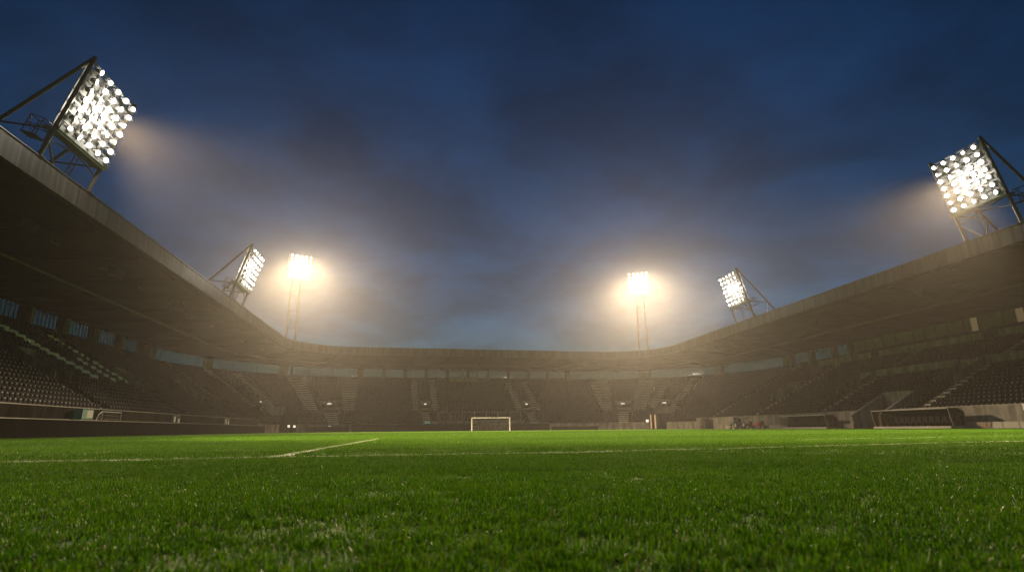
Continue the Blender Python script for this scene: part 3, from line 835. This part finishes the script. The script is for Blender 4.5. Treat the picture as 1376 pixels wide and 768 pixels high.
mb = MB(); mb.box((0, .24, 1.5), (.9, .02, .75)); mb.build('windscreen', M['boxglass'], e)
mb = MB(); mb.box((0, -.45, 1.22), (.5, .45, .14)); mb.box((0, -.68, 1.48), (.5, .1, .4)); mb.build('seat', M['dark'], e)
for x in (-.62, .62):
    wheel(e, x, -.55, .60, .32, 'grey'); wheel(e, x * .9, 1.25, .36, .22, 'grey')
for yy, m_, lab, sc_ in ((80.2, 'red', 'small red ride-on mower parked against the right wall', 1.0), (83.4, 'dark', 'dark roller mower with a pale hopper between the tractor and the red mower', .85)):
    e = empty('mower', (RX(yy) + 1.2, yy, 0)); tag(e, lab, 'mower')
    mb = MB(); mb.box((0, .25, .55 * sc_), (.7, 1.0, .42)); mb.hexa([(-.3, -.3, .76 * sc_), (.3, -.3, .76 * sc_), (.3, .7, .76 * sc_), (-.3, .7, .76 * sc_), (-.25, -.1, .98 * sc_), (.25, -.1, .98 * sc_), (.2, .5, .92 * sc_), (-.2, .5, .92 * sc_)]); mb.build('body', M[m_], e)
    mb = MB(); mb.box((0, -.55, .72), (.45, .4, .1)); mb.box((0, -.74, .95), (.45, .08, .42)); mb.build('seat', M['dark'], e)
    mb = MB(); mb.bar((0, .1, .9 * sc_), (0, -.25, 1.15), .04); mb.tube((-.22, -.27, 1.14), (.22, -.27, 1.18), .03, 8); mb.build('steering_bar', M['dark'], e)
    if m_ == 'dark':
        mb = MB(); mb.box((-.05, .9, .72), (.62, .4, .55)); mb.build('hopper', M['grey'], e)
    for x in (-.42, .42):
        wheel(e, x, -.5, .30, .2, 'grey'); wheel(e, x, .7, .2, .16, 'grey')
e = empty('storage_locker', (RX(98.5) + 1.5, 98.5, 0)); tag(e, 'tall dark locker standing against the right wall near the far corner', 'locker')
mb = MB(); mb.box((0, 0, .98), (.8, 1.5, 1.9)); mb.build('body', M['dark'], e)
mb = MB(); mb.box((-.41, -.37, .98), (.015, .68, 1.75)); mb.box((-.41, .37, .98), (.015, .68, 1.75)); mb.build('door', M['darksteel'], e)
mb = MB(); mb.box((-.1, 1.15, .3), (.6, .7, .55)); mb.box((-.1, 1.7, .55), (.08, .06, 1.1)); mb.build('side_bin', M['darksteel'], e)

# gantry hanging under the far roof
gx = 11.6; gu = uF(gx); pg = P(gu, DW - 1.7, 0)
e = empty('camera_gantry', (pg.x, pg.y, 11.7), math.atan(.042)); tag(e, 'steel camera gantry hanging under the far roof above the goal', 'gantry')
mb = MB()
for x in (-3.4, 0, 3.4):
    mb.bar((x, -.7, .0), (x, -.7, 2.95), .16); mb.bar((x, .7, .0), (x, .7, 2.95), .12)
for z in (.0, 1.0, 2.3): mb.bar((-3.5, -.7, z), (3.5, -.7, z), .14)
mb.build('frame', M['steel'], e)
mb = MB(); mb.bar((-2.0, -.72, 2.25), (0, -.72, 1.05), .13); mb.bar((2.0, -.72, 2.25), (0, -.72, 1.05), .13); mb.build('cross_brace', M['darksteel'], e)
mb = MB(); mb.box((0, 0, -.06), (7.1, 1.6, .1)); mb.build('floor_deck', M['grey'], e)
mb = MB(); mb.box((-1.8, -.80, .36), (3.1, .05, .5)); mb.box((1.9, -.80, .36), (2.9, .05, .5)); mb.build('front_panel', M['grey'], e)

# loudspeakers under the side roofs
for u, lab in ((uL(41.5), 'black loudspeaker cluster under the left roof, nearest the camera'), (uL(54), 'black loudspeaker cluster under the left roof, second from the camera'),
               (uL(69), 'black loudspeaker cluster under the left roof, farthest from the camera'), (uR(52), 'black loudspeaker cluster under the right roof, nearer one'),
               (uR(70), 'black loudspeaker cluster under the right roof, farther one')):
    p = P(u, 4.6, 15.05); _, nn = frame(u)
    e = empty('loudspeaker', p, math.atan2(-nn.y, -nn.x) - math.pi / 2); tag(e, lab, 'loudspeaker', 'loudspeakers under the roofs')
    mb = MB()
    for x in (-.5, .5): mb.hexa([(x - .42, -.3, -1.0), (x + .42, -.3, -1.0), (x + .42, .25, -1.1), (x - .42, .25, -1.1), (x - .42, -.3, -.35), (x + .42, -.3, -.35), (x + .42, .38, -.45), (x - .42, .38, -.45)])
    mb.build('cabinet', M['dark'], e)
    mb = MB(); mb.bar((-.5, 0, -.4), (-.5, 0, -.02), .06); mb.bar((.5, 0, -.4), (.5, 0, -.02), .06); mb.bar((-.8, 0, -.3), (.8, 0, -.3), .06); mb.build('bracket', M['darksteel'], e)

# small lit lamps by the corner tunnels and the far vomitory
def wall_lamp(p, lab, m='smalllamp', s=.34, grp=None):
    e = empty('wall_lamp', p); tag(e, lab, 'lamp', grp)
    mb = MB(); mb.box((0, 0, 0), (s, .1, s)); mb.build('lens', M[m], e)
    mb = MB(); mb.box((0, .1, 0), (s + .1, .08, s + .1)); mb.tube((0, .14, -s / 2), (0, .14, -p[2] + .02), .05, 6); mb.build('stand', M['darksteel'], e)
wall_lamp((-23.6, 112.8, 1.2), 'left lamp of the lit pair in the far left corner tunnel', s=.38)
wall_lamp((-22.62, 112.9, 1.15), 'right lamp of the lit pair in the far left corner tunnel', s=.38)
wall_lamp((-16.8, 116.5, 1.05), 'single lit lamp on the far wall just right of the left corner tunnel', s=.34)
wall_lamp((48.0, 115.0, 1.76), 'bright lamp beside the far right corner tunnel', s=.5)
e = empty('exit_sign', (2.1, FY(2.1) + D0 - .36, 0)); tag(e, 'small green lit emergency sign low on the far wall left of the goal', 'sign')
mb = MB(); mb.box((0, 0, 1.75), (1.1, .06, .30)); mb.build('lit_panel', M['exit'], e)
mb = MB(); mb.box((0, -.036, 1.75), (.5, .012, .09)); mb.box((-.33, -.036, 1.75), (.12, .012, .16)); mb.build('arrow', M['whitepaint'], e)
mb = MB(); mb.box((0, .05, .8), (.1, .06, 1.6)); mb.build('stand', M['darksteel'], e)
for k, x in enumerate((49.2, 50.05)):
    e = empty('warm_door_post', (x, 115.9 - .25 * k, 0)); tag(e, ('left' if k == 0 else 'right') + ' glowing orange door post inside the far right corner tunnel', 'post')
    mb = MB(); mb.box((0, 0, 1.6), (.22, .1, 2.9)); mb.build('glow_strip', M['warmglow'], e)  # post face glows by its own emission
    mb = MB(); mb.box((0, .09, 1.6), (.34, .08, 3.1)); mb.build('jamb', M['timber'], e)

# ------------------------------------------------------------------ ground and pitch
def sheet(name, x0, x1, y0, y1, z, m, n=1):
    mb = MB(); mb.poly([(x0, y0, z), (x1, y0, z), (x1, y1, z), (x0, y1, z)]); o = mb.build(name, m); tag(o, kind='structure'); return o
M['ground'] = mat('asphalt', (.05, .05, .05), .85, noise=.3)
o = sheet('ground', -1500, 1500, -1500, 1500, -.02, M['ground']); tag(o, 'dark asphalt ground around the stadium', 'ground')

# white lines (world coordinates), also painted on to the blades
LINES = [((-9.0, 6.98), (1.6, 7.1), .12), ((1.6, 7.1), (12.5, 9.3), .12), ((12.5, 9.3), (24, 11.4), .12), ((-1.64, 7.1), (-1.33, 21.3), .12),
         ((8.5, 11.9), (22, 14.2), .11), ((-20, 109.05), (48, 109.2), .14), ((-6.2, 92.5), (34, 92.6), .12), ((-6.2, 92.5), (-6.2, 109), .12), ((34.1, 92.5), (34.1, 109), .12)]
def grass_nodes(m, blades):
    m.use_nodes = True; nt = m.node_tree; N, L = nt.nodes, nt.links
    b = N['Principled BSDF']; geo = N.new('ShaderNodeNewGeometry')
    def math_(op, a, c=None, clamp=False):
        n = N.new('ShaderNodeMath'); n.operation = op; n.use_clamp = clamp
        for k, v in enumerate((a, c)):
            if v is None: continue
            if isinstance(v, (int, float)): n.inputs[k].default_value = v
            else: L.new(v, n.inputs[k])
        return n.outputs[0]
    sep = N.new('ShaderNodeSeparateXYZ'); L.new(geo.outputs['Position'], sep.inputs[0])
    px, py = sep.outputs[0], sep.outputs[1]
    mask = None
    nz = N.new('ShaderNodeTexNoise'); nz.inputs['Scale'].default_value = 14; nz.inputs['Detail'].default_value = 3
    L.new(geo.outputs['Position'], nz.inputs['Vector'])
    for (ax, ay), (bx, by), w in LINES:
        ln = math.hypot(bx - ax, by - ay); dx, dy = (bx - ax) / ln, (by - ay) / ln
        rx, ry = math_('SUBTRACT', px, ax), math_('SUBTRACT', py, ay)
        t = math_('ADD', math_('MULTIPLY', rx, dx), math_('MULTIPLY', ry, dy))
        s = math_('ABSOLUTE', math_('ADD', math_('MULTIPLY', rx, -dy), math_('MULTIPLY', ry, dx)))
        wv = math_('MULTIPLY', math_('SUBTRACT', nz.outputs['Fac'], .12), w * 1.2)
        k = math_('MULTIPLY', math_('LESS_THAN', s, wv), math_('MULTIPLY', math_('GREATER_THAN', t, 0.0), math_('LESS_THAN', t, ln)))
        mask = k if mask is None else math_('MAXIMUM', mask, k)
    n1 = N.new('ShaderNodeTexNoise'); n1.inputs['Scale'].default_value = .9; n1.inputs['Detail'].default_value = 6; n1.inputs['Roughness'].default_value = .65
    L.new(geo.outputs['Position'], n1.inputs['Vector'])
    n2 = N.new('ShaderNodeTexNoise'); n2.inputs['Scale'].default_value = 7; n2.inputs['Detail'].default_value = 4
    L.new(geo.outputs['Position'], n2.inputs['Vector'])
    fac = math_('ADD', math_('MULTIPLY', n1.outputs['Fac'], .55), math_('MULTIPLY', n2.outputs['Fac'], .45))
    if blades:
        fac = math_('ADD', math_('MULTIPLY', fac, .55), math_('MULTIPLY', geo.outputs['Random Per Island'], .56))
    cr = N.new('ShaderNodeValToRGB'); e = cr.color_ramp.elements
    e[0].position = .28; e[0].color = (.012, .045, .002, 1)
    e[1].position = .84; e[1].color = (.112, .250, .004, 1)
    x = cr.color_ramp.elements.new(.52); x.color = (.038, .125, .002, 1)
    L.new(fac, cr.inputs[0])
    base = cr.outputs[0]
    if blades:                                      # some dry, straw coloured blades
        fr = math_('FRACT', math_('MULTIPLY', geo.outputs['Random Per Island'], 37.0))
        dry = math_('MULTIPLY', math_('GREATER_THAN', math_('ADD', fr, math_('MULTIPLY', n1.outputs['Fac'], .25)), 1.07), .8)
        md = N.new('ShaderNodeMix'); md.data_type = 'RGBA'; L.new(dry, md.inputs[0]); L.new(base, md.inputs[6]); md.inputs[7].default_value = (.13, .13, .02, 1); base = md.outputs[2]
    # mowing bands, their light-dependent sheen painted into the colour, 5.5 m each
    st = math_('MULTIPLY', math_('GREATER_THAN', math_('SINE', math_('MULTIPLY', math_('ADD', py, 1.5), math.pi / 5.5)), 0.0), .16)
    band = math_('ADD', st, .90)
    sc_ = N.new('ShaderNodeVectorMath'); sc_.operation = 'SCALE'; L.new(base, sc_.inputs[0]); L.new(band, sc_.inputs['Scale'])
    mx = N.new('ShaderNodeMix'); mx.data_type = 'RGBA'
    L.new(math_('MULTIPLY', mask, .42), mx.inputs[0]); L.new(sc_.outputs[0], mx.inputs[6]); mx.inputs[7].default_value = (.62, .66, .55, 1)
    L.new(mx.outputs[2], b.inputs['Base Color'])
    b.inputs['Roughness'].default_value = .42 if blades else .9
    b.inputs['Specular IOR Level'].default_value = .12 if blades else .1
    if blades:
        tl = N.new('ShaderNodeBsdfTranslucent'); L.new(mx.outputs[2], tl.inputs['Color'])
        ms = N.new('ShaderNodeMixShader'); ms.inputs[0].default_value = .34
        L.new(b.outputs[0], ms.inputs[1]); L.new(tl.outputs[0], ms.inputs[2])
        L.new(ms.outputs[0], N['Material Output'].inputs['Surface'])
M['turf'] = bpy.data.materials.new('turf'); grass_nodes(M['turf'], False)
M['blade'] = bpy.data.materials.new('grass_blade'); grass_nodes(M['blade'], True)
M['dew'] = mat('dew_drop', (.9, .95, .9), .13, metal=.9)
mb = MB(); mb.poly([(LX(0) - 1.45, -8, 0), (RX(0) + 1.2, -8, 0), (RX(112) + .2, 113.6, 0), (LX(112) - 1.45, 113.6, 0)])
o = mb.build('pitch', M['turf']); tag(o, 'green football pitch under the floodlights', 'pitch', kind='structure')
mb = MB()
for k, ((ax, ay), (bx, by), w) in enumerate(LINES):
    d = Vector((bx - ax, by - ay, 0)).normalized(); n = Vector((-d.y, d.x, 0)) * (w / 2); z = .004 + .0006 * k
    mb.poly([Vector((ax, ay, z)) - n, Vector((bx, by, z)) - n, Vector((bx, by, z)) + n, Vector((ax, ay, z)) + n])
o = mb.build('pitch_lines', M['whitepaint']); tag(o, 'white lines painted on the pitch', 'lines', kind='structure')

def blade_patch(size, n, w, h, drops, seed):
    r = np.random.default_rng(seed)
    # clumped positions
    c = r.uniform(-size / 2, size / 2, (max(8, n // 14), 2))
    ci = r.integers(0, len(c), n); tall = r.uniform(.55, 1.45, len(c))[ci]
    p = c[ci] + r.normal(0, size * .02 + .006, (n, 2))
    k = r.random(n) < .5; p[k] = r.uniform(-size / 2, size / 2, (k.sum(), 2))
    a = r.uniform(0, 2 * np.pi, n); hh = h * r.uniform(.6, 1.2, n) * np.where(k, .85, tall); ww = w * r.uniform(.7, 1.3, n)
    la = r.uniform(0, 2 * np.pi, n); lean = hh * np.abs(r.normal(.25, .28, n))
    dx, dy = np.cos(a) * ww / 2, np.sin(a) * ww / 2
    lx, ly = np.cos(la) * lean, np.sin(la) * lean
    V = np.zeros((n, 5, 3))
    for j, (f, wz, zz) in enumerate(((0, -1, 0), (0, 1, 0), (.38, .85, .58), (.38, -.85, .58), (1, 0, 1))):
        V[:, j, 0] = p[:, 0] + dx * wz + lx * f; V[:, j, 1] = p[:, 1] + dy * wz + ly * f
        V[:, j, 2] = hh * zz * (1 - .25 * (lean / hh) ** 2 * (zz > .9)).clip(.4, 1)
    faces = []; idx = np.arange(n) * 5
    quads = np.stack([idx, idx + 1, idx + 2, idx + 3], 1); tris = np.stack([idx + 3, idx + 2, idx + 4], 1)
    verts = V.reshape(-1, 3); faces = [tuple(q) for q in quads] + [tuple(q) for q in tris]; mi = [0] * len(faces)
    octv = np.array([(1, 0, 0), (-1, 0, 0), (0, 1, 0), (0, -1, 0), (0, 0, 1), (0, 0, -1)], dtype=float)
    import bmesh
    if drops:
        bm = bmesh.new(); bmesh.ops.create_icosphere(bm, subdivisions=2, radius=1); sv = np.array([v.co[:] for v in bm.verts]); sf = [tuple(v.index for v in f.verts) for f in bm.faces]; bm.free()
        vs = [verts]; base = len(verts)
        for q in range(drops):
            b = r.integers(0, n); t = V[b, 4]; rad = r.uniform(.0006, .0014) * (1.6 if r.random() < .1 else 1)
            vs.append(sv * rad + t + np.array([0, 0, rad * .4])); faces += [tuple(base + i for i in f) for f in sf]; mi += [1] * len(sf); base += len(sv)
        verts = np.concatenate(vs)
    return verts, faces, np.array(mi)

def grass_object(name, lab, patch, pts):
    verts, faces, mi = patch; n0 = len(verts); pts = np.array(pts)
    V = np.concatenate([verts, np.column_stack([pts[:, 0], pts[:, 1], np.zeros(len(pts))])])
    me = np_mesh(name, V, faces, [M['blade'], M['dew']], mi)
    at = me.attributes.new('spot', 'BOOLEAN', 'POINT'); at.data.foreach_set('value', np.arange(len(V)) >= n0)
    at = me.attributes.new('turn', 'FLOAT', 'POINT'); at.data.foreach_set('value', np.concatenate([np.zeros(n0), pts[:, 2]]).astype(np.float32))
    at = me.attributes.new('grow', 'FLOAT_VECTOR', 'POINT'); g = np.ones((len(V), 3), dtype=np.float32); g[n0:, 2] = pts[:, 3]; at.data.foreach_set('vector', g.ravel())
    o = bpy.data.objects.new(name, me); COL.objects.link(o)
    ng = bpy.data.node_groups.new('spread_' + name, 'GeometryNodeTree')
    ng.interface.new_socket('Geometry', in_out='INPUT', socket_type='NodeSocketGeometry'); ng.interface.new_socket('Geometry', in_out='OUTPUT', socket_type='NodeSocketGeometry')
    N, L = ng.nodes, ng.links
    gi, go = N.new('NodeGroupInput'), N.new('NodeGroupOutput')
    sepn = N.new('GeometryNodeSeparateGeometry'); sepn.domain = 'POINT'
    def attr(nm, ty):
        a = N.new('GeometryNodeInputNamedAttribute'); a.data_type = ty; a.inputs['Name'].default_value = nm; return a.outputs['Attribute']
    L.new(gi.outputs[0], sepn.inputs[0]); L.new(attr('spot', 'BOOLEAN'), sepn.inputs['Selection'])
    ip = N.new('GeometryNodeInstanceOnPoints'); cx = N.new('ShaderNodeCombineXYZ')
    L.new(attr('turn', 'FLOAT'), cx.inputs[2])
    er = N.new('FunctionNodeEulerToRotation'); L.new(cx.outputs[0], er.inputs[0])
    L.new(sepn.outputs[0], ip.inputs['Points']); L.new(sepn.outputs[1], ip.inputs['Instance'])
    L.new(er.outputs[0], ip.inputs['Rotation']); L.new(attr('grow', 'FLOAT_VECTOR'), ip.inputs['Scale'])
    L.new(ip.outputs[0], go.inputs[0])
    md = o.modifiers.new('spread', 'NODES'); md.node_group = ng
    tag(o, lab, 'grass', kind='stuff')
    return o
def spots(step, f):
    out = []
    for x in np.arange(-26, 54, step):
        for y in np.arange(-1.5, 113.4, step):
            X, Y = x + rng.uniform(-.25, .25) * step, y + rng.uniform(-.25, .25) * step
            if not (LX(Y) - 1.3 < X < RX(Y) + 1.0): continue
            Y = min(Y, 113.2 - step * .5)
            if f(X, Y): out.append((X, Y, rng.uniform(0, 6.28), rng.uniform(.78, 1.25)))
    return out
def in_view(X, Y, m):
    fx, fy = AX, AY
    c = AX * X + AY * Y
    return Y > .35 and c.z > .2 and abs(c.x / c.z) < 688 / 750 + .06 + m / max(c.z, .3)
dist = lambda X, Y: math.hypot(X, Y)
grass_object('near_grass', 'short wet green grass blades in front of the camera', blade_patch(.5, 2500, .0026, .020, 24, 1),
             spots(.34, lambda X, Y: dist(X, Y) < 7.2 and in_view(X, Y, .8)))
grass_object('pitch_grass', 'short green grass blades around the near white lines', blade_patch(1.2, 3200, .0048, .022, 34, 2),
             spots(.85, lambda X, Y: 6.8 < dist(X, Y) < 24 and in_view(X, Y, 2)))
grass_object('far_grass', 'short green grass blades over the rest of the pitch', blade_patch(4.4, 9500, .013, .032, 0, 3),
             spots(3.2, lambda X, Y: dist(X, Y) > 22 and in_view(X, Y, 6)))

# ------------------------------------------------------------------ haze
mh = bpy.data.materials.new('haze'); mh.use_nodes = True
N, L = mh.node_tree.nodes, mh.node_tree.links
N.remove(N['Principled BSDF'])
pv = N.new('ShaderNodeVolumePrincipled'); pv.inputs['Color'].default_value = (.92, .90, .88, 1)
pv.inputs['Density'].default_value = .0002; pv.inputs['Anisotropy'].default_value = .74
L.new(pv.outputs[0], N['Material Output'].inputs['Volume'])
mh.cycles.volume_sampling = 'EQUIANGULAR'
try: mh.cycles.homogeneous_volume = True
except Exception: pass
mb = MB(); mb.box((13, 70, 23.5), (260, 240, 49.0)); o = mb.build('haze', mh)
tag(o, 'thin luminous mist hanging over the whole ground', 'mist', kind='stuff')

# ------------------------------------------------------------------ sky and light
w = bpy.data.worlds.new('World'); sc.world = w; w.use_nodes = True
N, L = w.node_tree.nodes, w.node_tree.links
bg = N['Background']
SUN_EL, SUN_AZ = R(-0.85), R(8)
sky = N.new('ShaderNodeTexSky'); sky.sky_type = 'NISHITA'; sky.sun_disc = False
sky.sun_elevation = SUN_EL; sky.sun_rotation = SUN_AZ; sky.ozone_density = 3.0
tc = N.new('ShaderNodeTexCoord')
sepn = N.new('ShaderNodeSeparateXYZ'); L.new(tc.outputs['Generated'], sepn.inputs[0])
# cloud plane coordinates: direction / (elevation + k)
zz = N.new('ShaderNodeMath'); zz.operation = 'ADD'; zz.inputs[1].default_value = .22; L.new(sepn.outputs[2], zz.inputs[0])
zm = N.new('ShaderNodeMath'); zm.operation = 'MAXIMUM'; zm.inputs[1].default_value = .08; L.new(zz.outputs[0], zm.inputs[0])
dv = N.new('ShaderNodeVectorMath'); dv.operation = 'DIVIDE'; L.new(tc.outputs['Generated'], dv.inputs[0]); SEED = 11.7
cb = N.new('ShaderNodeCombineXYZ'); L.new(zm.outputs[0], cb.inputs[0]); L.new(zm.outputs[0], cb.inputs[1]); cb.inputs[2].default_value = 1
L.new(cb.outputs[0], dv.inputs[1])
n1 = N.new('ShaderNodeTexNoise'); n1.inputs['Scale'].default_value = 2.3; n1.inputs['Detail'].default_value = 9; n1.inputs['Roughness'].default_value = .58; n1.inputs['Distortion'].default_value = .25
n1.noise_dimensions = '4D'; n1.inputs['W'].default_value = SEED; L.new(dv.outputs[0], n1.inputs['Vector'])
cr = N.new('ShaderNodeMapRange'); cr.inputs[1].default_value = .40; cr.inputs[2].default_value = .64; cr.inputs[3].default_value = .82; cr.inputs[4].default_value = 1.55
L.new(n1.outputs['Fac'], cr.inputs[0])
tint = N.new('ShaderNodeVectorMath'); tint.operation = 'MULTIPLY'; tint.inputs[1].default_value = (.52, 1.46, 1.74); L.new(sky.outputs[0], tint.inputs[0])
mul = N.new('ShaderNodeVectorMath'); mul.operation = 'SCALE'; L.new(tint.outputs[0], mul.inputs[0]); L.new(cr.outputs[0], mul.inputs['Scale'])
L.new(mul.outputs[0], bg.inputs['Color']); bg.inputs['Strength'].default_value = .15

sl = bpy.data.lights.new('sun', 'SUN'); sl.energy = .004; sl.angle = R(12); sl.color = (1, .9, .78)
so = bpy.data.objects.new('sun', sl); COL.objects.link(so)
so.rotation_euler = (R(88), 0, R(180) - SUN_AZ); so.location = (0, 60, 60)

# ------------------------------------------------------------------ camera
cd = bpy.data.cameras.new('camera'); co = bpy.data.objects.new('camera', cd); COL.objects.link(co); sc.camera = co
cd.sensor_width = 36; cd.lens = 36 * F_PX / 1376; cd.clip_start = .05; cd.clip_end = 5000
right = Vector((AX.x, AY.x, AZ.x)); upv = -Vector((AX.y, AY.y, AZ.y)); back = -Vector((AX.z, AY.z, AZ.z))
m4 = Matrix((( right.x, upv.x, back.x, 0), (right.y, upv.y, back.y, 0), (right.z, upv.z, back.z, H_CAM), (0, 0, 0, 1)))
co.matrix_world = m4
cd.dof.use_dof = True; cd.dof.focus_distance = 4.6; cd.dof.aperture_fstop = 2.2

# ------------------------------------------------------------------ render
sc.render.engine = 'CYCLES'
cy = sc.cycles
cy.max_bounces = 5; cy.diffuse_bounces = 2; cy.glossy_bounces = 2; cy.transmission_bounces = 4; cy.transparent_max_bounces = 8; cy.volume_bounces = 0
cy.sample_clamp_indirect = 4.0; cy.sample_clamp_direct = 20.0; cy.caustics_reflective = False; cy.caustics_refractive = False
cy.use_denoising = True; cy.pixel_filter_type = 'BLACKMAN_HARRIS'; cy.filter_width = 1.2
try: cy.denoiser = 'OPENIMAGEDENOISE'
except Exception: pass
cy.use_adaptive_sampling = False; cy.adaptive_threshold = .015
vs = sc.view_settings
sc.display_settings.display_device = 'sRGB'
vs.view_transform = 'Standard'; vs.look = 'None'; vs.exposure = -0.58; vs.gamma = 1; vs.use_curve_mapping = False
